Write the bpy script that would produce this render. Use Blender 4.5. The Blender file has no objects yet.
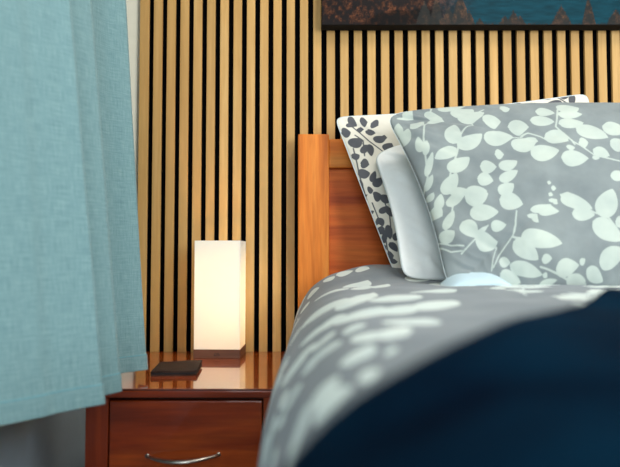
import bpy, bmesh, math, random
import numpy as np
from mathutils import Vector, Matrix

random.seed(7)
rng = np.random.default_rng(11)
S = bpy.context.scene
COL = S.collection
EYE = 0.861          # camera height above the floor

# ------------------------------------------------------------------ helpers
def srgb(r, g, b):
    f = lambda c: (c / 255 / 12.92) if c / 255 <= .04045 else ((c / 255 + .055) / 1.055) ** 2.4
    return (f(r), f(g), f(b), 1.0)

def link(name, me, mat=None, parent=None):
    o = bpy.data.objects.new(name, me)
    COL.objects.link(o)
    if mat is not None:
        me.materials.append(mat)
    if parent is not None:
        o.parent = parent
    return o

def tag(o, label, cat, group=None):
    o['label'] = label
    o['category'] = cat
    if group:
        o['group'] = group
    return o

def structure(o, label, cat):
    o['kind'] = 'structure'
    return tag(o, label, cat)

def thing(name, label, cat, loc=(0, 0, 0), rotz=0):
    o = bpy.data.objects.new(name, None)
    COL.objects.link(o)
    o.location = loc
    o.rotation_euler = (0, 0, rotz)
    o.empty_display_size = .05
    return tag(o, label, cat)

def part(name, bm, mat, parent=None, smooth=False):
    me = bpy.data.meshes.new(name)
    bmesh.ops.recalc_face_normals(bm, faces=bm.faces)
    bm.to_mesh(me)
    bm.free()
    if smooth:
        me.polygons.foreach_set('use_smooth', [True] * len(me.polygons))
    return link(name, me, mat, parent)

def box(bm, x0, x1, y0, y1, z0, z1, bev=0.0, seg=2):
    t = bmesh.new()
    bmesh.ops.create_cube(t, size=1)
    for v in t.verts:
        v.co = Vector(((x0 + x1) / 2 + v.co.x * (x1 - x0), (y0 + y1) / 2 + v.co.y * (y1 - y0), (z0 + z1) / 2 + v.co.z * (z1 - z0)))
    if bev > 0:
        bmesh.ops.bevel(t, geom=list(t.edges), offset=bev, segments=seg, profile=.5, affect='EDGES')
    me = bpy.data.meshes.new('tmp')
    t.to_mesh(me)
    t.free()
    bm.from_mesh(me)
    bpy.data.meshes.remove(me)

def boxes(*args, bev=0.0):
    bm = bmesh.new()
    for a in args:
        box(bm, *a, bev=bev)
    return bm

def tube(bm, pts, radii, n=12, flat=1.0):
    """a swept tube along pts; flat squeezes it vertically"""
    pts = [Vector(p) for p in pts]
    rings = []
    for i, p in enumerate(pts):
        d = (pts[min(i + 1, len(pts) - 1)] - pts[max(i - 1, 0)]).normalized()
        a = d.cross(Vector((0, 0, 1)))
        a = a.normalized() if a.length > 1e-4 else Vector((1, 0, 0))
        b = a.cross(d).normalized()
        r = radii[i] if hasattr(radii, '__len__') else radii
        rings.append([bm.verts.new(p + a * math.cos(2 * math.pi * k / n) * r + b * math.sin(2 * math.pi * k / n) * r * flat) for k in range(n)])
    for r0, r1 in zip(rings, rings[1:]):
        for k in range(n):
            bm.faces.new((r0[k], r0[(k + 1) % n], r1[(k + 1) % n], r1[k]))
    bm.faces.new(rings[0]); bm.faces.new(rings[-1])

def grid_mesh(name, pos, wrap=False):
    """pos: (rows, cols, 3) array -> quad mesh"""
    r, c, _ = pos.shape
    me = bpy.data.meshes.new(name)
    idx = np.arange(r * c).reshape(r, c)
    f = np.stack([idx[:-1, :-1], idx[:-1, 1:], idx[1:, 1:], idx[1:, :-1]], -1).reshape(-1, 4)
    me.from_pydata(pos.reshape(-1, 3).tolist(), [], f.tolist())
    me.polygons.foreach_set('use_smooth', [True] * len(me.polygons))
    return me

def attribute(me, name, values):
    a = me.attributes.new(name, 'FLOAT', 'POINT')
    a.data.foreach_set('value', np.asarray(values, np.float32).ravel())

def attribute2(me, name, uv):
    v = np.zeros((uv.reshape(-1, 2).shape[0], 3), np.float32)
    v[:, :2] = uv.reshape(-1, 2)
    a = me.attributes.new(name, 'FLOAT_VECTOR', 'POINT')
    a.data.foreach_set('vector', v.ravel())

LAT = rng.random((256, 256))
def vnoise(x, y):
    xi, yi = np.floor(x).astype(int), np.floor(y).astype(int)
    fx, fy = x - xi, y - yi
    fx, fy = fx * fx * (3 - 2 * fx), fy * fy * (3 - 2 * fy)
    g = lambda a, b: LAT[a % 256, b % 256]
    return (g(xi, yi) * (1 - fx) + g(xi + 1, yi) * fx) * (1 - fy) + (g(xi, yi + 1) * (1 - fx) + g(xi + 1, yi + 1) * fx) * fy
def fbm(x, y, o=4):
    s, a, t = 0, 1, 0
    for i in range(o):
        s = s + a * vnoise(x * 2 ** i + 17.3 * i, y * 2 ** i + 5.1 * i)
        t += a
        a *= .5
    return s / t - .5
def sstep(a, b, x):
    t = np.clip((x - a) / (b - a), 0, 1)
    return t * t * (3 - 2 * t)

# ------------------------------------------------------------------ printed leaf pattern (signed distance in metres)
def print_field(s, t, leaves, stems, r=.0016):
    F = np.full(s.shape, -.02)
    sf, tf, Ff = s.ravel(), t.ravel(), F.ravel()
    order = np.argsort(sf)
    ss = sf[order]
    def near(lo, hi):
        return order[np.searchsorted(ss, lo):np.searchsorted(ss, hi)]
    for x0, y0, x1, y1, w in leaves:
        L = math.hypot(x1 - x0, y1 - y0)
        if L < 1e-4:
            continue
        pad = w + .01
        i = near(min(x0, x1) - pad, max(x0, x1) + pad)
        dx, dy = (x1 - x0) / L, (y1 - y0) / L
        a = ((sf[i] - x0) * dx + (tf[i] - y0) * dy) / L
        b = np.abs(-(sf[i] - x0) * dy + (tf[i] - y0) * dx)
        ac = np.clip(a, 0, 1)
        hw = w * .54 * ac ** .5 * (1 - ac) ** .82 / .416
        f = hw - b
        out = np.maximum(-a, a - 1) * L
        f = np.where(out > 0, -np.maximum(out, b), f)
        Ff[i] = np.maximum(Ff[i], f)
    for st in stems:
        for (x0, y0), (x1, y1) in zip(st, st[1:]):
            i = near(min(x0, x1) - .012, max(x0, x1) + .012)
            L2 = (x1 - x0) ** 2 + (y1 - y0) ** 2 + 1e-9
            h = np.clip(((sf[i] - x0) * (x1 - x0) + (tf[i] - y0) * (y1 - y0)) / L2, 0, 1)
            d = np.hypot(sf[i] - x0 - h * (x1 - x0), tf[i] - y0 - h * (y1 - y0))
            Ff[i] = np.maximum(Ff[i], r - d)
    return Ff.reshape(s.shape)

def sprigs(x0, x1, y0, y1, step, seed, ang0=0.6, size=1.0):
    """leafy twigs scattered over a rectangle of cloth"""
    R = random.Random(seed)
    leaves, stems = [], []
    ny = int((y1 - y0) / step) + 1
    nx = int((x1 - x0) / step) + 1
    for j in range(ny):
        for i in range(nx):
            cx = x0 + (i + .5 * (j % 2) + R.uniform(-.12, .12)) * step
            cy = y0 + (j + R.uniform(-.12, .12)) * step
            ang = ang0 + R.uniform(-.5, .5) + (math.pi if R.random() < .4 else 0)
            bend = R.uniform(-2.2, 2.2)
            L = step * 1.15
            n = 5
            px, py, a = cx - math.cos(ang) * L / 2, cy - math.sin(ang) * L / 2, ang
            pts = [(px, py)]
            for k in range(n):
                px += math.cos(a) * L / n
                py += math.sin(a) * L / n
                a += bend / n * .7
                pts.append((px, py))
                if k < n - 1:
                    for sgn in (-1, 1):
                        la = a + sgn * R.uniform(.65, 1.0)
                        ll = size * R.uniform(.046, .064) * (1 - .25 * k / n)
                        bx, by = px + math.cos(la) * .006, py + math.sin(la) * .006
                        leaves.append((bx, by, bx + math.cos(la) * ll, by + math.sin(la) * ll, ll * R.uniform(.44, .54)))
                else:
                    leaves.append((px, py, px + math.cos(a) * .05 * size, py + math.sin(a) * .05 * size, .027 * size))
            stems.append(pts)
    return leaves, stems

# ------------------------------------------------------------------ materials
class NT:
    def __init__(self, name):
        self.m = bpy.data.materials.new(name)
        self.m.use_nodes = True
        self.t = self.m.node_tree
        self.b = self.t.nodes['Principled BSDF']
    def n(self, kind, **kw):
        x = self.t.nodes.new('ShaderNode' + kind)
        for k, v in kw.items():
            if isinstance(v, tuple) and k.startswith('i_'):
                pass
            setattr(x, k, v)
        return x
    def l(self, a, b):
        self.t.links.new(a, b)
    def coords(self, scale, kind='Object', rot=(0, 0, 0)):
        tc = self.n('TexCoord')
        mp = self.n('Mapping')
        mp.inputs['Scale'].default_value = scale
        mp.inputs['Rotation'].default_value = rot
        self.l(tc.outputs[kind], mp.inputs['Vector'])
        return mp.outputs['Vector']
    def noise(self, vec, scale=1, detail=4, rough=.55, dist=0):
        x = self.n('TexNoise')
        x.inputs['Scale'].default_value = scale
        x.inputs['Detail'].default_value = detail
        x.inputs['Roughness'].default_value = rough
        x.inputs['Distortion'].default_value = dist
        if vec is not None:
            self.l(vec, x.inputs['Vector'])
        return x.outputs['Fac']
    def ramp(self, fac, *stops):
        r = self.n('ValToRGB')
        e = r.color_ramp.elements
        while len(e) < len(stops):
            e.new(.5)
        for q, (p, c) in zip(e, stops):
            q.position = p
            q.color = c
        self.l(fac, r.inputs['Fac'])
        return r.outputs['Color']
    def mix(self, fac, a, b, blend='MIX'):
        x = self.n('Mix', data_type='RGBA', blend_type=blend)
        for sock, v in ((x.inputs[0], fac), (x.inputs[6], a), (x.inputs[7], b)):
            if isinstance(v, bpy.types.NodeSocket):
                self.l(v, sock)
            else:
                sock.default_value = v
        return x.outputs[2]
    def bump(self, h, strength=.3, dist=.002):
        x = self.n('Bump')
        x.inputs['Strength'].default_value = strength
        x.inputs['Distance'].default_value = dist
        self.l(h, x.inputs['Height'])
        self.l(x.outputs['Normal'], self.b.inputs['Normal'])
    def set(self, **kw):
        for k, v in kw.items():
            s = self.b.inputs[k.replace('_', ' ')]
            if isinstance(v, bpy.types.NodeSocket):
                self.l(v, s)
            else:
                s.default_value = v
        return self

def wood(name, c0, c1, c2, axis='Z', rough=.4, coat=0.0, fine=60, coat_ior=1.5, vary=0.0, coarse=6.0):
    t = NT(name)
    st = {'X': (.07, 1, 1), 'Y': (1, .07, 1), 'Z': (1, 1, .07)}[axis]
    v = t.coords(tuple(coarse * k for k in st))
    v2 = t.coords(tuple(fine * k for k in st))
    a = t.noise(v, 1.6, 5, .6, 1.6)
    b = t.noise(v2, 1.5, 4, .65, .2)
    col = t.ramp(a, (.28, c0), (.5, c1), (.74, c2))
    col2 = t.mix(t.ramp(b, (.35, (0, 0, 0, 1)), (.7, (.5, .5, .5, 1))), col, c0)
    if vary:
        g = t.n('NewGeometry')
        col2 = t.mix(1.0, col2, t.ramp(g.outputs['Random Per Island'], (0, (1 - vary, 1 - vary, 1 - vary, 1)), (1, (1, 1, 1, 1))), 'MULTIPLY')
    t.set(Base_Color=col2, Roughness=rough, Specular_IOR_Level=.2, Coat_Weight=coat, Coat_Roughness=.02, Coat_IOR=coat_ior)
    t.bump(b, .12, .001)
    return t.m

def plain(name, c, rough=.6, metal=0.0, noise=.06, scale=40, bump=0.0):
    t = NT(name)
    v = t.coords((scale,) * 3)
    f = t.noise(v, 1, 3)
    d = tuple(k * (1 - noise * 2) for k in c[:3]) + (1,)
    t.set(Base_Color=t.ramp(f, (.3, d), (.7, c)), Roughness=rough, Metallic=metal)
    if bump:
        t.bump(f, bump, .001)
    return t.m

def printed_cloth(name, ground, ground2, leaf, leaf2, vein=0.0):
    t = NT(name)
    at = t.n('Attribute', attribute_name='leaf_print')
    mr = t.n('MapRange', interpolation_type='SMOOTHSTEP')
    mr.inputs['From Min'].default_value = -.0010
    mr.inputs['From Max'].default_value = .0010
    t.l(at.outputs['Fac'], mr.inputs['Value'])
    big = t.noise(t.coords((14,) * 3), 1, 3)
    weave = t.noise(t.coords((900,) * 3), 1, 2)
    g = t.ramp(big, (.3, ground), (.7, ground2))
    l = t.ramp(big, (.3, leaf), (.7, leaf2))
    t.set(Base_Color=t.mix(mr.outputs['Result'], g, l), Roughness=.85, Sheen_Weight=.15, Sheen_Roughness=.5, Specular_IOR_Level=.25)
    t.bump(weave, .15, .0005)
    return t.m

M = {}
M['slat'] = wood('oak_slat', srgb(176, 135, 78), srgb(198, 156, 95), srgb(212, 174, 115), 'Z', .5, vary=.14, fine=70)
M['felt'] = plain('black_felt', srgb(5, 5, 6), 1.0, bump=.2, scale=300)
M['felt'].node_tree.nodes['Principled BSDF'].inputs['Specular IOR Level'].default_value = 0
M['plaster'] = plain('cream_plaster', srgb(232, 226, 206), .9, noise=.02, scale=30, bump=.05)
M['ceiling'] = plain('white_ceiling', srgb(235, 234, 228), .9, noise=.02)
M['carpet'] = plain('grey_carpet', srgb(120, 112, 104), .95, noise=.2, scale=400, bump=.5)
M['cherry_v'] = wood('cherry_upright', srgb(160, 76, 18), srgb(216, 122, 40), srgb(234, 154, 68), 'Z', .5, .0, 45)
M['cherry_h'] = wood('cherry_crosswise', srgb(160, 76, 18), srgb(216, 122, 40), srgb(234, 154, 68), 'X', .5, .0, 45)
M['cherry_panel'] = wood('cherry_panel', srgb(150, 60, 18), srgb(208, 100, 34), srgb(230, 130, 50), 'X', .5, .0, 40)
M['mahog_h'] = wood('mahogany_crosswise', srgb(66, 18, 5), srgb(124, 44, 10), srgb(156, 68, 18), 'X', .3, .4, 40)
M['mahog_v'] = wood('mahogany_upright', srgb(66, 18, 5), srgb(124, 44, 10), srgb(156, 68, 18), 'Z', .3, .4, 40)
M['mahog_top'] = wood('polished_mahogany_top', srgb(120, 42, 11), srgb(168, 70, 20), srgb(190, 94, 32), 'X', .2, 1.0, 40, coat_ior=2.3)
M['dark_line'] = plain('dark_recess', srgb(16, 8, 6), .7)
M['steel'] = plain('brushed_steel', srgb(190, 186, 178), .28, 1.0, .08, 200)
M['lamp_wood'] = wood('walnut_lamp_base', srgb(88, 54, 40), srgb(124, 82, 62), srgb(142, 98, 76), 'X', .45, .1, 60)
M['emblem'] = plain('burnt_mark', srgb(38, 22, 18), .7)
M['leather'] = None
t = NT('brown_leather')
v = t.coords((260,) * 3)
vo = t.n('TexVoronoi'); t.l(v, vo.inputs['Vector'])
t.set(Base_Color=t.ramp(t.noise(t.coords((50, 220, 50)), 1, 4), (.35, srgb(20, 12, 9)), (.7, srgb(66, 42, 32))), Roughness=.65, Specular_IOR_Level=.25)
wv = t.n('TexWave', wave_type='BANDS', bands_direction='Y'); wv.inputs['Scale'].default_value = 22; wv.inputs['Distortion'].default_value = 6; wv.inputs['Detail'].default_value = 3
tcw = t.n('TexCoord'); t.l(tcw.outputs['Object'], wv.inputs['Vector'])
t.bump(t.mix(.6, vo.outputs['Distance'], wv.outputs['Color']), .8, .002)
M['leather'] = t.m
M['thread'] = plain('brown_thread', srgb(96, 66, 50), .8)

# frosted shade: light from the bulb inside passes through it
t = NT('frosted_shade')
out = t.t.nodes['Material Output']
df = t.n('BsdfDiffuse'); tr = t.n('BsdfTranslucent'); gl = t.n('BsdfGlossy')
df.inputs['Color'].default_value = (.80, .82, .78, 1)
tr.inputs['Color'].default_value = (.74, .84, .96, 1)
gl.inputs['Roughness'].default_value = .35
m1 = t.n('MixShader'); m1.inputs[0].default_value = .5
t.l(df.outputs[0], m1.inputs[1]); t.l(tr.outputs[0], m1.inputs[2])
m2 = t.n('MixShader'); m2.inputs[0].default_value = .04
t.l(m1.outputs[0], m2.inputs[1]); t.l(gl.outputs[0], m2.inputs[2])
t.l(m2.outputs[0], out.inputs['Surface'])
M['shade'] = t.m
t = NT('lit_bulb')
t.set(Base_Color=(1, .9, .7, 1), Emission_Color=(1.0, .66, .30, 1), Emission_Strength=6.0)
M['bulb'] = t.m

# linen curtain
t = NT('teal_linen')
at = t.n('Attribute', attribute_name='cloth_uv')
def cloth(scale):
    mp = t.n('Mapping'); mp.inputs['Scale'].default_value = scale
    t.l(at.outputs['Vector'], mp.inputs['Vector'])
    return mp.outputs['Vector']
h = t.noise(cloth((28, 420, 1)), 1, 3, .6)
w = t.noise(cloth((480, 30, 1)), 1, 3, .6)
f = t.mix(.5, t.ramp(h, (.25, (0, 0, 0, 1)), (.75, (1, 1, 1, 1))), t.ramp(w, (.25, (0, 0, 0, 1)), (.75, (1, 1, 1, 1))))
col = t.ramp(f, (.2, srgb(94, 125, 129)), (.5, srgb(108, 139, 142)), (.8, srgb(123, 153, 154)))
t.set(Base_Color=col, Roughness=.9, Sheen_Weight=.2, Specular_IOR_Level=.2)
t.bump(f, .2, .0006)
M['curtain'] = t.m
M['curtain_thread'] = plain('teal_hem_stitching', srgb(96, 150, 160), .9)

M['front_print'] = printed_cloth('grey_cloth_white_leaves', srgb(108, 116, 118), srgb(126, 134, 134), srgb(160, 170, 164), srgb(178, 187, 177))
M['back_print'] = printed_cloth('cream_cloth_dark_leaves', srgb(206, 200, 186), srgb(216, 210, 196), srgb(70, 72, 78), srgb(88, 88, 92))
M['duvet_print'] = printed_cloth('duvet_cloth_white_leaves', srgb(98, 106, 112), srgb(114, 121, 124), srgb(186, 198, 194), srgb(204, 212, 204))
M['white_cotton'] = plain('white_cotton', srgb(238, 240, 238), .85, noise=.015, scale=60, bump=.05)
M['piping'] = plain('pale_piping', srgb(206, 216, 218), .85, noise=.03)
M['mattress'] = plain('mattress_ticking', srgb(225, 222, 214), .9)
t = NT('navy_throw')
f = t.noise(t.coords((9, 14, 9), rot=(0, 0, .6)), 1, 3)
g = t.noise(t.coords((260,) * 3), 1, 2)
t.set(Base_Color=t.ramp(f, (.3, srgb(1, 9, 24)), (.75, srgb(2, 32, 50))), Roughness=.95, Specular_IOR_Level=.02)
t.bump(g, .4, .002)
M['throw'] = t.m

# ------------------------------------------------------------------ room shell
XL, YB = -.66, 1.625
structure(part('floor', boxes((XL - .1, 3.2, -2.2, YB + .1, -.1, 0)), M['carpet']), 'grey carpeted bedroom floor', 'floor')
structure(part('ceiling', boxes((XL - .1, 3.2, -2.2, YB + .1, 2.4, 2.5)), M['ceiling']), 'plain white bedroom ceiling', 'ceiling')
structure(part('wall_back', boxes((XL - .1, 3.2, YB, YB + .1, 0, 2.4)), M['plaster']), 'cream painted wall strip beside the slat panel', 'wall')
structure(part('wall_left', boxes((XL - .1, XL, -2.2, YB, 0, 2.4)), plain('shade_tinted_plaster', srgb(168, 184, 196), .9, noise=.02, scale=30, bump=.05)), 'pale wall under the hem of the blue curtain', 'wall')  # bluish tint of the shaded wall put into its base colour

# ------------------------------------------------------------------ slat panel on the wall
panel = thing('slat_panel', 'oak slat wall panel with black gaps behind bed and nightstand', 'wall panel', (0, YB, 0))
part('felt_backing', boxes((-.511, 1.60, -.0056, 0, .0, 2.38)), M['felt'], panel)
gaps = [-.4761 + .03985 * k if k <= 13 else .042 + .0407 * (k - 13) for k in range(0, 52)]
edges = [-.511] + gaps
bm = bmesh.new()
for i in range(len(gaps)):
    a = edges[i] + (0 if i == 0 else .0068 + .0012 * min(1, i / 16))
    b = gaps[i] - .0073 - .0008 * min(1, i / 16)
    if b < 1.6:
        box(bm, a, b, -.015, -.0054, .0, 2.38, bev=.0010, seg=1)
part('slats', bm, M['slat'], panel)

# ------------------------------------------------------------------ canvas picture
pic = thing('canvas_picture', 'dark canvas landscape of autumn trees and teal lake hung above the bed', 'picture', (.635, 1.609, 1.533))
W, H, D = 1.2, .5, .041
bm = boxes((-.6, .6, -D, 0, 0, H), bev=.002)
part('canvas', bm, plain('black_canvas_edge', srgb(5, 5, 5), .95, scale=300), pic)
nx, nz = 1000, 300
xx, zz = np.meshgrid(np.linspace(-.599, .599, nx), .001 + .498 * np.linspace(0, 1, nz) ** 1.7)
pos = np.stack([xx, np.full_like(xx, -D - .0008), zz], -1)
me = grid_mesh('painted_view', pos)
X = xx + .6                                            # 0..1.2 from the left edge
tree = (fbm(X * 95, zz * 80, 4) + .5) * .7 + (fbm(X * 26, zz * 22, 2) + .5) * .3
fine = fbm(X * 480, zz * 420, 2) + .5
hill = .10 + .09 * np.cos(X * 2.6 + .3) + .05 * fbm(X * 9, zz * 0, 3) + .035 * np.maximum(0, fbm(X * 60, zz * 0 + 3, 2))
spruce = np.full_like(X, .006)
for tx, tw, th_ in ((.30, .026, .075), (.335, .02, .10), (.37, .024, .055), (.405, .03, .10), (.43, .018, .045), (.462, .016, .022), (.535, .02, .030), (.56, .022, .045), (.58, .018, .028), (.70, .03, .06), (.78, .02, .09), (.86, .03, .05), (.95, .03, .10), (1.04, .025, .06), (1.12, .03, .12)):
    spruce = np.maximum(spruce, th_ * np.clip(1 - np.abs(X - tx) / tw, 0, 1) ** .8)
forest = sstep(.0, .012, hill + .04 * (tree - .5) - zz)
sp = sstep(.0, .006, spruce + .016 * (fine - .5) - zz) * sstep(.2, .3, X)
land = np.array([.018, .017, .018])[None, None] * (1 - sstep(.40, .75, tree))[..., None] + np.array([.23, .10, .05])[None, None] * (sstep(.40, .78, tree) * (.1 + 1.5 * fine ** 1.5))[..., None]
dark = sstep(.52, .42, np.abs(fbm(X * 6 + 4, zz * 8, 3)) * 3)
land = land * (.35 + .75 * dark)[..., None]
lake = np.array([.006, .085, .13])[None, None] * (.6 + .8 * fbm(X * 30, zz * 160, 3) + .4)[..., None]
sky = np.array([.05, .12, .15])[None, None] * np.ones_like(lake)
water = np.where((zz < .26)[..., None], lake, sky)
leftm = forest * sstep(.46, .30, X + .12 * (tree - .5) - zz * .2)
colr = water * (1 - leftm[..., None]) + land * leftm[..., None]
colr = colr * np.array([.50, .40, .38])
colr = colr * (1 - sp[..., None]) + (np.array([.013, .014, .013]) + land * .30) * sp[..., None]
ca = me.color_attributes.new('view', 'FLOAT_COLOR', 'POINT')
ca.data.foreach_set('color', np.concatenate([colr, np.ones_like(colr[..., :1])], -1).astype(np.float32).ravel())
t = NT('painted_view')
va = t.n('VertexColor', layer_name='view')
t.set(Base_Color=va.outputs['Color'], Roughness=.6, Specular_IOR_Level=.08)
link('painted_view', me, t.m, pic)

# ------------------------------------------------------------------ nightstand
ns = thing('nightstand', 'dark reddish wooden nightstand with glossy top beside the bed', 'nightstand', (-.269, 1.38, 0))
def L(x0, x1, y0, y1, z0, z1):       # world box -> nightstand coordinates
    return (x0 + .269, x1 + .269, y0 - 1.38, y1 - 1.38, z0, z1)
NX0, NX1, NY0, NY1 = -.474, -.062, 1.166, 1.600
part('side_panel', boxes(L(NX0, NX0 + .018, NY0, NY1, .06, .5605), bev=.001), M['mahog_v'], ns)
part('side_panel', boxes(L(NX1 - .018, NX1, NY0, NY1, .06, .5605), bev=.001), M['mahog_v'], ns)
part('back_panel', boxes(L(NX0 + .018, NX1 - .018, NY1 - .012, NY1, .06, .5605)), M['mahog_v'], ns)
part('stile', boxes(L(NX0, -.4255, NY0 - .002, NY0 + .02, .06, .5600), bev=.0012), M['mahog_v'], ns)
part('stile', boxes(L(-.0985, NX1, NY0 - .002, NY0 + .02, .06, .5600), bev=.0012), M['mahog_v'], ns)
for rz in ((.318, .332), (.06, .09)):
    part('rail', boxes(L(-.4255, -.0985, NY0 + .004, NY0 + .02, *rz)), M['mahog_h'], ns)
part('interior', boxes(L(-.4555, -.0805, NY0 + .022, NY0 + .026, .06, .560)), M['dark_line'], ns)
top = part('top_panel', boxes(L(NX0 - .004, NX1 + .004, 1.158, 1.6, .5605, .5757), bev=.002), M['mahog_h'], ns)
part('polished_surface', boxes(L(NX0 - .004, NX1 + .004, 1.1585, 1.6, .5786, .5800), bev=.0004), M['mahog_top'], top)
part('shadow_groove', boxes(L(NX0 - .001, NX1 + .001, 1.1605, 1.598, .5755, .5788)), M['dark_line'], top)
for sx in (NX0 + .02, NX1 - .02):
    for sy in (NY0 + .022, NY1 - .03):
        part('foot', boxes(L(sx - .018, sx + .018, sy - .018, sy + .018, 0, .0605), bev=.002), M['mahog_v'], ns)
def drawer(z0, z1):
    d = part('drawer', boxes(L(-.4225, -.1010, NY0 - .003, NY0 + .016, z0, z1), bev=.0018), M['mahog_h'], ns)
    zc = z0 + (z1 - z0) * .48
    bm = bmesh.new()
    pts, rad = [], []
    for k in range(25):
        q = k / 24
        bow = math.sin(math.pi * q)
        pts.append((-.342 + .150 * q + .269, 1.162 - .034 * bow ** .8 - 1.38, zc - .002 * bow + .003 * q))
        rad.append(.0032 + .0026 * bow)
    tube(bm, pts, rad, 12, .7)
    for q in (0, -1):
        p = pts[q]
        tube(bm, [(p[0], p[1] + .006, p[2]), (p[0], p[1] - .001, p[2])], [.0045, .0045], 12)
    h = part('handle', bm, M['steel'], d, smooth=True)
    h['label'] = 'bowed steel handle'
drawer(.3345, .5530)
drawer(.0925, .3150)

# ------------------------------------------------------------------ table lamp
lamp = thing('table_lamp', 'lit rectangular white shade lamp on dark wooden base on nightstand', 'lamp', (-.2515, 1.5405, .5800), math.radians(-2.0))
part('base', boxes((-.064, .064, -.050, .050, 0, .0243), bev=.0012), M['lamp_wood'], lamp)
bm = bmesh.new()
hx, hy, z0, z1, th = .0630, .0490, .0244, .3205, .002
rings = []
for k_, zz0 in ((0, z0), (0, z1), (th, z1), (th, z0 + .0005)):
    rings.append([bm.verts.new((sx * (hx - k_), sy * (hy - k_), zz0)) for sx, sy in ((-1, -1), (1, -1), (1, 1), (-1, 1))])
for r0, r1 in zip(rings, rings[1:] + rings[:1]):
    for k_ in range(4):
        bm.faces.new((r0[k_], r0[(k_ + 1) % 4], r1[(k_ + 1) % 4], r1[k_]))
part('shade', bm, M['shade'], lamp)
bm = bmesh.new()
bmesh.ops.create_uvsphere(bm, u_segments=20, v_segments=14, radius=.020, matrix=Matrix.Translation((.024, .012, .110)) @ Matrix.Scale(1.25, 4, (0, 0, 1)))
bulb = part('bulb', bm, M['bulb'], lamp, smooth=True)
bm = bmesh.new()
tube(bm, [(.024, .012, .0235), (.024, .012, .090)], .013, 16)
part('bulb_holder', bm, M['steel'], lamp)
bm = bmesh.new()      # the small burnt mark on the front of the base: a loop between two curled strokes
def stroke(p):
    tube(bm, [(x * .001, -.0502, .0122 + z * .001) for x, z in p], .00055, 6)
stroke([(-7, -2), (-5, 2), (-2, 3.5), (0, 1), (-2, -2), (-5, -3), (-7, -2)])
stroke([(1, -3), (1.5, 2), (4, 3.5), (6, 2), (4, .2), (1.6, 0)])
stroke([(-8, -4.2), (-2, -4.6), (3, -4.4), (8, -3.6)])
stroke([(4, 0), (7, -2), (9, -2.4)])
part('maker_mark', bm, M['emblem'], lamp)
ld = bpy.data.lights.new('bulb_light', 'POINT')
ld.color = (1.0, .48, .14)
ld.energy = 24.0
ld.shadow_soft_size = .028
lo = bpy.data.objects.new('bulb_light', ld)
COL.objects.link(lo)
lo.location = (.024, .012, .110)
lo.parent = lamp
bulb.visible_shadow = True

# ------------------------------------------------------------------ wallet
wal = thing('wallet', 'flat dark brown leather wallet lying on the nightstand before lamp', 'wallet', (-.3215, 1.338, .5801), math.radians(5))
def leaf_slab(z0, z1, inset, warp):
    bm = bmesh.new()
    a, b = .0515 - inset, .061 - inset
    n = 22
    def zz_(i, j, z):
        u, v_ = i / n, j / n
        return z + warp * (math.sin(u * 5 + 1) * math.cos(v_ * 4) * .0012 + .0015 * u * u)
    vs = {}
    for lv, z in ((0, z0), (1, z1)):
        for i in range(n + 1):
            for j in range(n + 1):
                x, y = -a + 2 * a * i / n, -b + 2 * b * j / n
                k = .0 if lv == 0 else .0006 * (i in (0, n) or j in (0, n))
                vs[lv, i, j] = bm.verts.new((x, y, zz_(i, j, z) - k if lv else z + (zz_(i, j, 0) if warp else 0)))
    for i in range(n):
        for j in range(n):
            bm.faces.new([vs[1, i, j], vs[1, i + 1, j], vs[1, i + 1, j + 1], vs[1, i, j + 1]])
            bm.faces.new([vs[0, i, j], vs[0, i, j + 1], vs[0, i + 1, j + 1], vs[0, i + 1, j]])
    for i in range(n):
        for (p, q) in (((i, 0), (i + 1, 0)), ((i, n), (i + 1, n)), ((0, i), (0, i + 1)), ((n, i), (n, i + 1))):
            bm.faces.new([vs[0, p[0], p[1]], vs[0, q[0], q[1]], vs[1, q[0], q[1]], vs[1, p[0], p[1]]])
    return bm
part('back_cover', leaf_slab(.0, .0040, 0, 0), M['leather'], wal)
part('inner_pocket', leaf_slab(.0040, .0076, .002, 0), M['dark_line'], wal)
part('front_cover', leaf_slab(.0078, .0118, -.0004, 1), M['leather'], wal)
bm = boxes((-.0535, -.0512, -.060, .060, .0005, .0108), bev=.001)
part('spine', bm, M['leather'], wal)
for y in (-.057, .057):
    bm = bmesh.new()
    for k in range(26):
        x = -.045 + .09 * k / 25
        zt = .0118 + math.sin((x / .103 + .5) * 5 + 1) * math.cos((y / .122 + .5) * 4) * .0012 + .0015 * (x / .103 + .5) ** 2
        box(bm, x - .0012, x + .0012, y - .0003, y + .0003, zt - .0002, zt + .0004)
    part('stitching', bm, M['thread'], wal)

# ------------------------------------------------------------------ bed
bed = thing('bed', 'cherry wood bed whose framed headboard stands against the slat panel', 'bed', (.7, .6, 0))
def B(x0, x1, y0, y1, z0, z1):
    return (x0 - .7, x1 - .7, y0 - .6, y1 - .6, z0, z1)
BX0, BX1 = -.0344, 1.434
part('headboard_post', boxes(B(BX0, BX0 + .089, 1.550, 1.602, 0, 1.2076), bev=.003), M['cherry_v'], bed)
part('headboard_post', boxes(B(BX1 - .089, BX1, 1.550, 1.602, 0, 1.2076), bev=.003), M['cherry_v'], bed)
part('top_rail', boxes(B(BX0 + .0885, BX1 - .0885, 1.556, 1.598, 1.1110, 1.1945), bev=.003), M['cherry_h'], bed)
part('headboard_panel', boxes(B(BX0 + .080, BX1 - .080, 1.574, 1.586, .38, 1.1120)), M['cherry_panel'], bed)
part('lower_rail', boxes(B(BX0 + .0885, BX1 - .0885, 1.556, 1.598, .30, .40), bev=.003), M['cherry_h'], bed)
for x0 in (.02, 1.355):
    part('side_rail', boxes(B(x0, x0 + .025, -.42, 1.552, .26, .42), bev=.003), M['cherry_h'], bed)
part('foot_rail', boxes(B(.02, 1.38, -.445, -.42, .26, .42), bev=.003), M['cherry_h'], bed)
part('bed_base', boxes(B(.045, 1.355, -.42, 1.552, .38, .42)), M['cherry_h'], bed)
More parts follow.
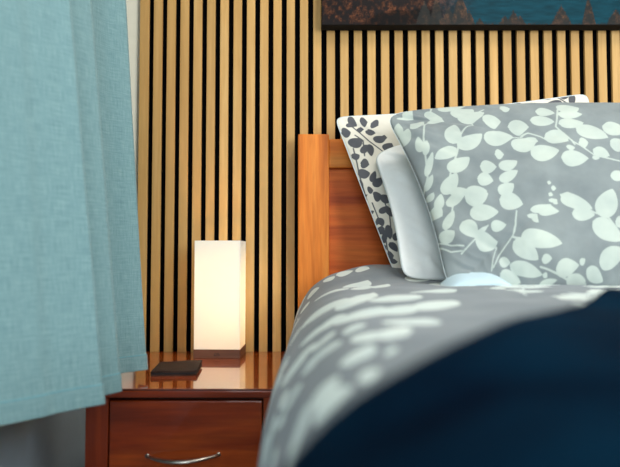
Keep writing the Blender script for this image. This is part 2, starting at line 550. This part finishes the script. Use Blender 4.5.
for x0 in (.02, 1.32):
    part('leg', boxes(B(x0, x0 + .06, -.445, -.385, 0, .2605), bev=.003), M['cherry_v'], bed)
o = part('mattress', boxes((.055, 1.345, -.41, 1.54, .4205, .715), bev=.03), M['mattress'])
tag(o, 'thick pale mattress lying on the bed under the duvet', 'mattress')

# ------------------------------------------------------------------ duvet
def catmull(P, n):
    P = np.array(P, float)
    d = np.r_[0, np.cumsum(np.linalg.norm(np.diff(P, axis=0), axis=1))]
    tt = np.linspace(0, d[-1], n) if np.isscalar(n) else n
    Q = np.vstack([2 * P[0] - P[1], P, 2 * P[-1] - P[-2]])
    i = np.clip(np.searchsorted(d, tt, 'right') - 1, 0, len(P) - 2)
    f = ((tt - d[i]) / (d[i + 1] - d[i]))[:, None]
    a, b, c, e = Q[i], Q[i + 1], Q[i + 2], Q[i + 3]
    return .5 * (2 * b + (c - a) * f + (2 * a - 5 * b + 4 * c - e) * f ** 2 + (3 * b - a - 3 * c + e) * f ** 3), tt

PROF = [(-.040, -.56), (-.046, -.42), (-.052, -.30), (-.052, -.22), (-.038, -.165), (-.004, -.115), (.045, -.083), (.11, -.070), (.22, -.064), (.5, -.062), (.9, -.062),
        (1.25, -.066), (1.36, -.085), (1.425, -.14), (1.445, -.22), (1.447, -.34), (1.44, -.56)]
dl = np.r_[0, np.cumsum(np.linalg.norm(np.diff(np.array(PROF), axis=0), axis=1))]
S_EDGE, S_TOT = dl[9], dl[-1]
s_fine = np.linspace(.20, .95, 250)
s_all = np.r_[np.linspace(0, .196, 24), s_fine, np.linspace(.958, S_TOT, 60)]
prof, s_all = catmull(PROF, s_all)

def duvet_surface(s, y):
    """cloth point over the bed for girth s and distance y from the foot side"""
    i = np.clip(np.searchsorted(s_all, s), 1, len(s_all) - 1)
    f = ((s - s_all[i - 1]) / (s_all[i] - s_all[i - 1]))[..., None]
    p = prof[i - 1] * (1 - f) + prof[i] * f
    x, h = p[..., 0].copy(), p[..., 1].copy()
    topw = sstep(-.16, -.075, h)                                # how much this strip lies on top
    # plumper where it is pushed up against the headboard beside the pillows
    h = h + topw * .040 * sstep(1.20, 1.46, y) * (1 - sstep(.24, .40, x)) * sstep(.0, .2, x)
    h = h + .022 * sstep(1.25, 1.48, y) * sstep(-.2, -.1, h) * (1 - sstep(.0, .25, x))
    # gathers and rumples
    h = h + topw * .011 * fbm(x * 7 + 3, y * 6, 3)
    side = 1 - topw
    x = x + side * (.010 * fbm(y * 7, h * 2 + 9, 2)) * np.where(x < .5, 1, -1)
    low = sstep(-.15, -.38, h) * np.where(x < .5, 1, -1)
    x = x - .030 * low * sstep(.45, .85, y) * (1 - sstep(.98, 1.13, y))
    x = x + .015 * (1 - sstep(.35, .75, y)) * side * np.where(x < .5, 1, -1)
    # rounded rear and foot ends
    re = np.clip((y - 1.43) / .085, 0, 1)
    h = h - topw * .10 * (1 - np.sqrt(np.clip(1 - re ** 2.6, 0, 1)))
    fe = np.clip((-.40 - y) / .09, 0, 1)
    h = h - topw * .10 * (1 - np.sqrt(np.clip(1 - fe ** 2.6, 0, 1)))
    return np.stack([x, y, h + EYE], -1)

y_all = np.r_[np.linspace(-.50, .24, 40), np.linspace(.25, 1.515, 330)]
ss, yy = np.meshgrid(s_all, y_all)
dp = duvet_surface(ss, yy)
me = grid_mesh('duvet', dp)
DUVET_LEAVES = [(0.471,0.892,0.537,0.977,0.095),(0.489,0.719,0.51,0.781,0.038),(0.462,0.727,0.48,0.769,0.04),(0.522,0.808,0.595,1.031,0.046),(0.507,1.157,0.534,1.223,0.066),(0.564,1.207,0.619,1.292,0.051),
(0.573,1.127,0.613,1.215,0.036),(0.616,1.134,0.661,1.227,0.031),(0.519,0.681,0.573,0.761,0.057),(0.583,0.8,0.655,0.884,0.067),(0.558,0.688,0.625,0.746,0.055),(0.513,0.523,0.546,0.535,0.04),
(0.54,0.5,0.57,0.554,0.029),(0.507,0.611,0.537,0.604,0.036),(0.474,0.646,0.495,0.627,0.034),(0.595,1.411,0.637,1.388,0.043),(0.543,1.4,0.583,1.403,0.043),(0.507,1.388,0.537,1.4,0.037),
(0.453,1.369,0.492,1.361,0.044),(0.429,1.284,0.459,1.3,0.039),(0.57,0.569,0.61,0.608,0.057),(0.625,0.696,0.682,0.781,0.043),(0.691,1.004,0.73,0.942,0.072),(0.697,1.277,0.778,1.292,0.043),
(0.546,0.488,0.564,0.523,0.02),(0.534,0.442,0.546,0.438,0.021),(0.781,1.242,0.808,1.065,0.069),(0.453,0.419,0.489,0.435,0.035),(0.456,0.4,0.498,0.381,0.032),(0.411,0.438,0.447,0.411,0.048),
(0.468,0.554,0.492,0.585,0.043),(0.501,0.446,0.525,0.485,0.027),(0.504,0.392,0.522,0.392,0.025),(0.399,0.585,0.423,0.585,0.03),(0.393,0.535,0.408,0.542,0.024),(0.36,0.581,0.387,0.554,0.042),
(0.333,0.596,0.36,0.573,0.04),(0.369,0.5,0.384,0.485,0.022),(0.42,0.531,0.432,0.554,0.032),(0.45,0.554,0.465,0.565,0.026),(0.42,0.634,0.447,0.665,0.045),(0.447,0.638,0.462,0.673,0.034)]
dl_leaves, dl_stems = sprigs(.0, 1.9, -.45, 1.7, .140, 5, ang0=1.25, size=1.0)
# the near side of the bed carries the twigs listed above, the rest of the cloth scattered ones
keep = lambda s_, y_: not (.44 < s_ < .82 and .22 < y_ < 1.56) and not (s_ < .44 and .22 < y_ < .68)
dl_leaves = [l for l in dl_leaves if keep(l[0], l[1]) and keep(l[2], l[3])] + [l[:4] + (l[4] * 1.25,) for l in DUVET_LEAVES]
dl_stems = [[q for q in st_ if keep(*q)] for st_ in dl_stems]
attribute(me, 'leaf_print', print_field(ss, yy, dl_leaves, dl_stems, .0018))
o = link('duvet', me, M['duvet_print'])
m = o.modifiers.new('thickness', 'SOLIDIFY'); m.thickness = .012; m.offset = -1
tag(o, 'grey duvet printed with white leaves spread over the bed', 'duvet')

# ------------------------------------------------------------------ navy throw across the foot of the bed
def throw_edge(x):
    k = np.linspace(-.2, 1.6, 361)
    y = np.interp(k, [-.05, .03, .083, .145, .39, .6, .9], [.28, .275, .30, .37, .69, .84, .95])
    y = np.convolve(np.pad(y, 8, mode='edge'), np.ones(17) / 17, 'valid')
    return np.interp(x, k, y)
nu, nv = 190, 150
s_t = np.linspace(.405, S_TOT - .12, nu)
v_t = np.linspace(0, 1, nv)
st, vt = np.meshgrid(s_t, v_t)
base = duvet_surface(st, np.zeros_like(st) + .3)
yt = -.46 + (np.minimum(throw_edge(base[..., 0]), .95) + .46) * vt
def throw_pos(s, y):
    p = duvet_surface(s, y)
    e = 1e-3
    du = duvet_surface(s + e, y) - duvet_surface(s - e, y)
    dv = duvet_surface(s, y + e) - duvet_surface(s, y - e)
    n = np.cross(du, dv)
    n /= np.linalg.norm(n, axis=-1, keepdims=True)
    n = np.where(n[..., 2:3] < -.2, -n, n)
    return p, n
p, n = throw_pos(st, yt)
if n[nv // 2, nu // 2, 2] < 0: n = -n
lift = .005 + .006 * (fbm(st * 9 + yt * 6, yt * 3 - st * 3, 2) + .5) + .004 * sstep(.9, 1, vt)
me = grid_mesh('throw_blanket', p + n * lift[..., None])
o = link('throw_blanket', me, M['throw'])
m = o.modifiers.new('thickness', 'SOLIDIFY'); m.thickness = .009; m.offset = 1
tag(o, 'dark navy throw blanket lying across the duvet at the near end', 'blanket')

# ------------------------------------------------------------------ pillows
def pillow_point(spec,u,v,side):
    c=np.array(spec['c']);u=np.asarray(u,float)[...,None];v=np.asarray(v,float)[...,None]
    a,e=2*u-1,2*v-1
    rr=(np.abs(a)**spec['n']+np.abs(e)**spec['n'])**(1/spec['n'])/np.maximum(np.maximum(np.abs(a),np.abs(e)),1e-6)
    rr=np.where(np.maximum(np.abs(a),np.abs(e))<1e-3,1,rr)
    u,v=(a/rr+1)/2,(e/rr+1)/2
    p=(1-v)*((1-u)*c[0]+u*c[1])+v*((1-u)*c[3]+u*c[2])
    ex=(c[1]-c[0]+c[2]-c[3]);ex/=np.linalg.norm(ex)
    ey=(c[3]-c[0]+c[2]-c[1]);n=np.cross(ex,ey);n/=np.linalg.norm(n);ey=np.cross(n,ex)
    if n[1]>0:n=-n
    bt,br,bb,bl=spec['bow']
    p=p-ey*bt*4*u*(1-u)*(1-v)+ey*bb*4*u*(1-u)*v-ex*bl*4*v*(1-v)*(1-u)+ex*br*4*v*(1-v)*u
    b=(np.clip(1-a**2,0,1)**.55)*(np.clip(1-e**2,0,1)**.55)
    return p+n*side*spec['t']*b
FRONT=dict(c=[(.183,1.37,1.222),(1.143,1.37,1.225),(.914,1.15,.79),(.283,1.13,.785)],bow=(.024,.0,.0,-.026),t=.080,tb=.3,n=14,seam=.0008)
WHITE=dict(c=[(.165,1.44,1.13),(.773,1.44,1.21),(.679,1.28,.79),(.214,1.27,.806)],bow=(.04,0,0,-.014),t=.022,tb=.7,n=14,seam=.0004)
BACK=dict(c=[(.068,1.5,1.244),(.774,1.5,1.311),(.743,1.40,.80),(.216,1.39,.812)],bow=(-.012,0,0,0.0),t=.035,tb=.7,n=26)
FRONT_LEAVES = [(0.035,0.06,0.057,0.073,0.044),(0.002,0.092,0.013,0.046,0.017),(0.0,0.121,0.024,0.077,0.022),(0.067,0.038,0.1,0.049,0.049),(0.11,0.021,0.174,0.005,0.031),(0.128,0.058,0.177,0.034,0.041),
(0.128,0.079,0.193,0.054,0.035),(0.177,0.088,0.214,0.097,0.049),(0.096,0.154,0.112,0.087,0.032),(0.104,0.173,0.161,0.135,0.037),(0.163,0.147,0.22,0.155,0.05),(0.097,0.168,0.045,0.189,0.032),
(0.064,0.232,0.116,0.201,0.035),(0.038,0.289,0.077,0.24,0.031),(0.024,0.159,0.033,0.112,0.016),(0.03,0.172,0.046,0.129,0.013),(0.016,0.228,0.046,0.168,0.014),(0.005,0.265,0.029,0.228,0.014),
(0.131,0.234,0.164,0.241,0.038),(0.116,0.266,0.148,0.278,0.036),(0.081,0.302,0.128,0.304,0.034),(0.051,0.293,0.085,0.29,0.024),(0.172,0.202,0.19,0.205,0.03),(0.011,0.024,0.059,0.003,0.019),
(0.23,0.045,0.249,0.047,0.031),(0.295,0.07,0.33,0.083,0.035),(0.273,0.105,0.319,0.118,0.036),(0.343,0.068,0.389,0.059,0.045),(0.336,0.092,0.387,0.089,0.029),(0.328,0.126,0.381,0.123,0.035),
(0.223,0.118,0.262,0.13,0.049),(0.217,0.192,0.265,0.165,0.044),(0.293,0.154,0.332,0.186,0.047),(0.247,0.215,0.305,0.214,0.045),(0.36,0.143,0.421,0.177,0.046),(0.306,0.236,0.364,0.241,0.04),
(0.419,0.136,0.469,0.157,0.048),(0.421,0.201,0.461,0.199,0.039),(0.381,0.214,0.413,0.234,0.029),(0.354,0.193,0.373,0.194,0.03),(0.321,0.207,0.341,0.209,0.016),(0.408,0.289,0.448,0.289,0.025),
(0.171,0.247,0.214,0.227,0.029),(0.163,0.281,0.207,0.257,0.024),(0.155,0.314,0.191,0.291,0.03),(0.265,0.297,0.274,0.298,0.009),(0.273,0.31,0.284,0.311,0.012),(0.373,0.239,0.391,0.239,0.011),
(0.246,0.008,0.29,0.008,0.016),(0.0,0.32,0.021,0.342,0.035),(0.016,0.323,0.032,0.285,0.02),(0.037,0.32,0.085,0.291,0.024),(0.018,0.378,0.048,0.335,0.02),(0.005,0.403,0.037,0.388,0.032),
(0.078,0.319,0.129,0.31,0.043),(0.08,0.353,0.144,0.358,0.037),(0.059,0.37,0.085,0.411,0.037),(0.081,0.424,0.128,0.428,0.047),(0.121,0.391,0.156,0.39,0.025),(0.08,0.411,0.115,0.387,0.012),
(0.002,0.294,0.018,0.276,0.015),(0.153,0.327,0.203,0.344,0.043),(0.217,0.361,0.284,0.367,0.026),(0.289,0.331,0.362,0.365,0.031),(0.314,0.374,0.367,0.379,0.029),(0.384,0.384,0.41,0.321,0.048),
(0.362,0.394,0.431,0.436,0.042),(0.383,0.48,0.446,0.455,0.041),(0.187,0.419,0.284,0.442,0.038),(0.167,0.432,0.228,0.471,0.035),(0.159,0.479,0.241,0.5,0.026),(0.134,0.495,0.188,0.512,0.027),
(0.132,0.47,0.159,0.474,0.021),(0.236,0.471,0.26,0.471,0.018),(0.273,0.491,0.33,0.485,0.032),(0.305,0.509,0.357,0.513,0.02),(0.352,0.492,0.402,0.513,0.024),(0.238,0.516,0.281,0.51,0.012),
(0.246,0.505,0.25,0.496,0.012),(0.332,0.482,0.344,0.474,0.014),(0.207,0.373,0.231,0.392,0.016),(0.262,0.339,0.282,0.35,0.013),(0.265,0.323,0.274,0.328,0.01),(0.416,0.396,0.442,0.396,0.024)]
FRONT_STEMS = [[(0.102,0.004),(0.059,0.073),(0.043,0.117),(0.029,0.176),(0.018,0.23),(0.0,0.269)],[(0.198,0.039),(0.155,0.073),(0.116,0.133),(0.096,0.181),(0.067,0.232),(0.048,0.279)],[(0.341,0.068),(0.319,0.133),(0.34,0.185),(0.378,0.23),(0.456,0.257)],[(0.222,0.155),(0.255,0.148),(0.279,0.164),(0.295,0.186)],[(0.34,0.182),(0.343,0.199)],[(0.445,0.442),(0.4,0.387),(0.365,0.373),(0.29,0.327)],[(0.185,0.36),(0.175,0.394),(0.156,0.428),(0.131,0.457),(0.116,0.482)],[(0.161,0.423),(0.187,0.425)],[(0.234,0.485),(0.281,0.501),(0.305,0.509),(0.359,0.517)],[(0.12,0.441),(0.113,0.466),(0.112,0.488)],[(0.115,0.387),(0.078,0.417),(0.043,0.445)],[(0.0,0.405),(0.024,0.421),(0.051,0.428)],[(0.0,0.417),(0.021,0.436),(0.045,0.438)],[(0.051,0.318),(0.037,0.353),(0.016,0.386)]]
BACK_LEAVES = [(0.022,0.015,0.043,0.026,0.032),(0.055,0.022,0.073,0.025,0.026),(0.082,0.029,0.095,0.04,0.028),(0.002,0.056,0.024,0.057,0.027),(0.011,0.103,0.042,0.082,0.026),(0.031,0.13,0.05,0.103,0.013),
(0.057,0.103,0.051,0.142,0.014),(0.074,0.097,0.1,0.073,0.021),(0.09,0.127,0.111,0.103,0.021),(0.041,0.047,0.053,0.047,0.019),(0.058,0.062,0.077,0.056,0.021),(0.004,0.14,0.024,0.134,0.017),
(0.02,0.159,0.038,0.168,0.025),(0.004,0.194,0.033,0.193,0.024),(0.028,0.221,0.048,0.188,0.012),(0.031,0.236,0.059,0.21,0.017),(0.002,0.211,0.001,0.24,0.008),(0.011,0.245,0.025,0.246,0.018),
(0.021,0.266,0.042,0.263,0.021),(0.038,0.273,0.058,0.267,0.014),(0.0,0.258,0.002,0.263,0.012),(0.02,0.268,0.038,0.271,0.021),(0.042,0.288,0.053,0.266,0.017),(0.061,0.28,0.062,0.263,0.009),
(0.02,0.316,0.05,0.298,0.013),(0.038,0.317,0.064,0.312,0.022),(0.0,0.342,0.006,0.349,0.016),(0.012,0.33,0.017,0.355,0.017),(0.031,0.353,0.022,0.396,0.015),(0.0,0.361,0.014,0.376,0.022),
(0.0,0.405,0.024,0.363,0.011),(0.033,0.4,0.045,0.376,0.011),(0.019,0.404,0.03,0.432,0.017),(0.0,0.44,0.016,0.443,0.019),(0.002,0.409,0.0,0.427,0.005),(0.0,0.306,0.002,0.316,0.011),
(0.001,0.457,0.02,0.461,0.013)]
BACK_STEMS = [[(0.024,0.022),(0.043,0.058),(0.058,0.091),(0.082,0.127)],[(0.031,0.068),(0.045,0.089),(0.035,0.139)],[(0.015,0.111),(0.011,0.155),(0.006,0.191),(0.004,0.221),(0.0,0.273)],[(0.011,0.284),(0.012,0.33),(0.015,0.375),(0.006,0.419),(0.004,0.457)],[(0.043,0.287),(0.045,0.321),(0.032,0.376)]]


def make_pillow(name, spec, nu, nv, mat, label, leaves, stems, crease, cat='pillow', side_stems=True):
    c = np.array(spec['c'])
    Wd = (np.linalg.norm(c[1] - c[0]) + np.linalg.norm(c[2] - c[3])) / 2
    Ht = (np.linalg.norm(c[3] - c[0]) + np.linalg.norm(c[2] - c[1])) / 2
    # finer sampling towards the rim
    u = np.linspace(0, 1, nu); u = u - .09 * np.sin(2 * np.pi * u) / (2 * np.pi) * 1.0
    v = np.linspace(0, 1, nv); v = v - .09 * np.sin(2 * np.pi * v) / (2 * np.pi)
    uu, vv = np.meshgrid(u, v)
    fr = pillow_point(spec, uu, vv, 1)
    bk = pillow_point(spec, uu, vv, -spec['tb'])
    nrm = fr - bk
    ln = np.linalg.norm(nrm, axis=-1, keepdims=True)
    nrm = nrm / np.maximum(ln, 1e-6)
    cu, cv = np.minimum(uu, 1 - uu), np.minimum(vv, 1 - vv)
    rim = sstep(0, .06, np.minimum(cu, cv))
    corner = np.exp(-((cu * Wd) ** 2 + (cv * Ht) ** 2) / .02)
    wr = crease * (fbm(uu * Wd * 9 + 5, vv * Ht * 9, 3) * 1.0 + 1.1 * corner * fbm((uu * Wd + vv * Ht) * 5, (uu * Wd - vv * Ht) * 34, 2))
    wr = wr + crease * .8 * np.exp(-cv * Ht / .05) * fbm(uu * Wd * 30, vv * 3, 2)
    fr = fr + nrm * (wr * rim)[..., None]
    root = thing(name, label, cat, tuple(c.mean(0) * [1, 1, 0] + [0, 0, float(c[:, 2].min())]))
    org = np.array(root.location)
    allv = np.concatenate([fr.reshape(-1, 3), bk.reshape(-1, 3)]) - org
    idx = np.arange(nu * nv).reshape(nv, nu)
    idb = idx + nu * nv
    for sl in (np.s_[0, :], np.s_[-1, :], np.s_[:, 0], np.s_[:, -1]):
        idb[sl] = idx[sl]
    q = lambda I: np.stack([I[:-1, :-1], I[:-1, 1:], I[1:, 1:], I[1:, :-1]], -1).reshape(-1, 4)
    faces = np.concatenate([q(idx), q(idb)[:, ::-1]])
    me = bpy.data.meshes.new(name)
    me.from_pydata(allv.tolist(), [], faces.tolist())
    me.polygons.foreach_set('use_smooth', [True] * len(me.polygons))
    fld = print_field(uu * Wd, vv * Ht, leaves, stems, .0018) if leaves else np.full(uu.shape, -.02)
    ab, asb = (sprigs(0, Wd, 0, Ht, .15, 3) if leaves else ([], []))
    fb = print_field(uu * Wd, vv * Ht, ab, asb) if leaves else np.full(uu.shape, -.02)
    attribute(me, 'leaf_print', np.concatenate([fld.ravel(), fb.ravel()]))
    bm = bmesh.new(); bm.from_mesh(me)
    bmesh.ops.delete(bm, geom=[w_ for w_ in bm.verts if not w_.link_faces], context='VERTS')
    bmesh.ops.recalc_face_normals(bm, faces=bm.faces)
    bm.to_mesh(me); bm.free()
    case = link('pillowcase', me, mat, root)
    # piped seam round the rim
    loop = np.concatenate([fr[0, :-1], fr[:-1, -1], fr[-1, :0:-1], fr[:0:-1, 0]]) - org
    bm = bmesh.new()
    pts = [tuple(x) for x in loop[::2]] + [tuple(loop[0])]
    tube(bm, pts, spec.get('seam', .0015), 6)
    part('seam', bm, M['piping'], root, smooth=True)
    return root, Wd, Ht

extra, extra_st = sprigs(.50, .80, .02, .50, .13, 21)
extra = [l for l in extra if min(l[0], l[2]) > .50]
extra_st = [[p for p in st_ if p[0] > .5] for st_ in extra_st]
front, fw, fh = make_pillow('pillow', FRONT, 330, 250, M['front_print'], 'large grey pillow printed with white leaves, frontmost on the bed', FRONT_LEAVES + extra, FRONT_STEMS + extra_st, .020)
# the plain edge of the pillowcase showing along the bottom
nuf, nvf = 60, 24
fu, fv = np.meshgrid(np.linspace(0, 1, nuf), np.linspace(0, 1, nvf))
fx = .272 + .150 * fu + .006 * np.sin(fv * 3)
farch = np.sin(np.pi * fu ** .9) ** 1.1
fy = 1.112 - .020 * np.sin(np.pi * fv) * (.4 + .6 * farch) + .035 * (1 - fv) ** 3
fz = .785 + (.012 + .032 * farch) * (1 - fv) + .003 * np.sin(fu * 11)
fl = np.stack([fx, fy, fz], -1) - np.array(front.location)
fo = link('pillowcase_edge', grid_mesh('pillowcase_edge', fl), plain('pale_blue_cotton', srgb(176, 196, 204), .85, noise=.015, scale=60), front)
fo['label'] = 'plain pale edge of the pillowcase'
fm = fo.modifiers.new('thickness', 'SOLIDIFY'); fm.thickness = .002
make_pillow('pillow', WHITE, 120, 100, M['white_cotton'], 'plain white pillow squeezed between the grey and the cream pillow', [], [], .014)
be, bs = sprigs(.30, .60, .02, .48, .12, 9, size=.8)
make_pillow('pillow', BACK, 260, 220, M['back_print'], 'cream pillow printed with dark grey leaves, leaning on the headboard', [l[:4] + (l[4] * 1.2,) for l in BACK_LEAVES] + be, BACK_STEMS + bs, .006)

# ------------------------------------------------------------------ curtain
CP = [(-.66 + .03, .30), (-.57, .42), (-.60, .52), (-.52, .62), (-.545, .72), (-.484, .838), (-.425, .905), (-.366, .968), (-.392, .978), (-.410, .995), (-.392, 1.016), (-.364, 1.060),
      (-.386, 1.078), (-.430, 1.12), (-.445, 1.17), (-.425, 1.215), (-.392, 1.24), (-.374, 1.256), (-.378, 1.268), (-.40, 1.276)]
cp, cs = catmull(CP, 260)
hh = np.r_[np.linspace(-.262, -.20, 28), np.linspace(-.195, 1.30, 200)]
cu, ch = np.meshgrid(np.arange(260), hh)
px = cp[cu, 0]; py = cp[cu, 1]
k = (ch + .262) / .845
mean = np.interp(cs, [0, cs[-1]], [-.60, -.395])[cu]
damp = 1 - .35 * np.clip(k, 0, 1.5)
px = mean + (px - mean) * damp - .050 * k + .004 * fbm(cs[cu] * 14, ch * 3, 2)
px = px + (.0045 * np.sin(cs[cu] * 40 + .5 * k + .6) + .0008 * np.sin(cs[cu] * 131 + 1)) * sstep(1.09, .95, py) * (1 - .25 * k)
px = np.maximum(px, XL + .012)
hem = .0022 * sstep(-.226, -.2285, ch)                       # doubled cloth of the hem
px = px + hem
z = ch + EYE
cpos = np.stack([px, py, z], -1)
cur = thing('curtain', 'light blue linen curtain hanging at left beside the nightstand', 'curtain', (-.5, .8, .6))
me = grid_mesh('cloth', cpos - np.array([-.5, .8, .6]))
attribute2(me, 'cloth_uv', np.stack([cs[cu], ch], -1))
o = link('cloth', me, M['curtain'], cur)
m = o.modifiers.new('thickness', 'SOLIDIFY'); m.thickness = .0015; m.offset = -1
bm = bmesh.new()                                             # stitched line of the hem
row = int(np.argmin(np.abs(hh + .2275)))
tube(bm, [tuple(q) for q in (cpos[row] - np.array([-.5, .8, .6]))[::2]], .0009, 6)
part('hem_stitching', bm, M['curtain_thread'], cur, smooth=True)
rod = thing('curtain_rod', 'steel curtain rod above the light blue curtain', 'curtain rod', (-.58, .8, EYE + 1.31))
bm = bmesh.new(); tube(bm, [(0, -.75, 0), (0, .55, 0)], .011, 16)
part('pole', bm, M['steel'], rod, smooth=True)
for yb in (-.6, .5):
    bm = bmesh.new(); tube(bm, [(-.08, yb, 0), (0, yb, 0)], .007, 12)
    part('bracket', bm, M['steel'], rod)

# ------------------------------------------------------------------ light
w_ = bpy.data.worlds.new('room_air')
S.world = w_
w_.use_nodes = True
bgn = w_.node_tree.nodes['Background']
bgn.inputs[0].default_value = (.62, .80, 1.0, 1)
bgn.inputs[1].default_value = .2
def area(name, loc, target, sx, sy, power, col):
    d = bpy.data.lights.new(name, 'AREA')
    d.shape = 'RECTANGLE'; d.size = sx; d.size_y = sy; d.energy = power; d.color = col
    o = bpy.data.objects.new(name, d)
    COL.objects.link(o)
    o.location = loc
    o.rotation_euler = (Vector(target) - Vector(loc)).to_track_quat('-Z', 'Y').to_euler()
    return o
area('front_fill', (-.35, -1.9, 1.7), (.1, 1.4, .95), 1.5, 1.3, 50, (.92, .98, 1.0))  # added soft fill from behind the camera, brightens the left-facing sides
area('side_window_daylight', (1.6, -.85, 1.6), (-.1, 1.4, .95), .9, 1.2, 64, (.93, .98, 1.0))
area('ceiling_lamp', (.5, .75, 2.36), (.5, .8, 0), .4, .4, 12, (1.0, .93, .82))

# ------------------------------------------------------------------ camera
cd = bpy.data.cameras.new('camera')
cam = bpy.data.objects.new('camera', cd)
COL.objects.link(cam)
cam.location = (0, 0, EYE)
cam.rotation_euler = (math.radians(90) + math.atan(21.5 / 545), 0, 0)
cd.sensor_fit = 'HORIZONTAL'; cd.sensor_width = 36
cd.lens = 545 / 620 * 36
cd.clip_start = .005
cd.dof.use_dof = True
cd.dof.focus_distance = 1.46
cd.dof.aperture_fstop = 2.2
S.camera = cam

S.view_settings.view_transform = 'Standard'
S.view_settings.look = 'None'
S.view_settings.exposure = 0.0
S.view_settings.gamma = 1.0
S.view_settings.use_curve_mapping = False
S.cycles.use_denoising = True
S.cycles.max_bounces = 8
S.cycles.diffuse_bounces = 5
S.cycles.sample_clamp_indirect = 6.0
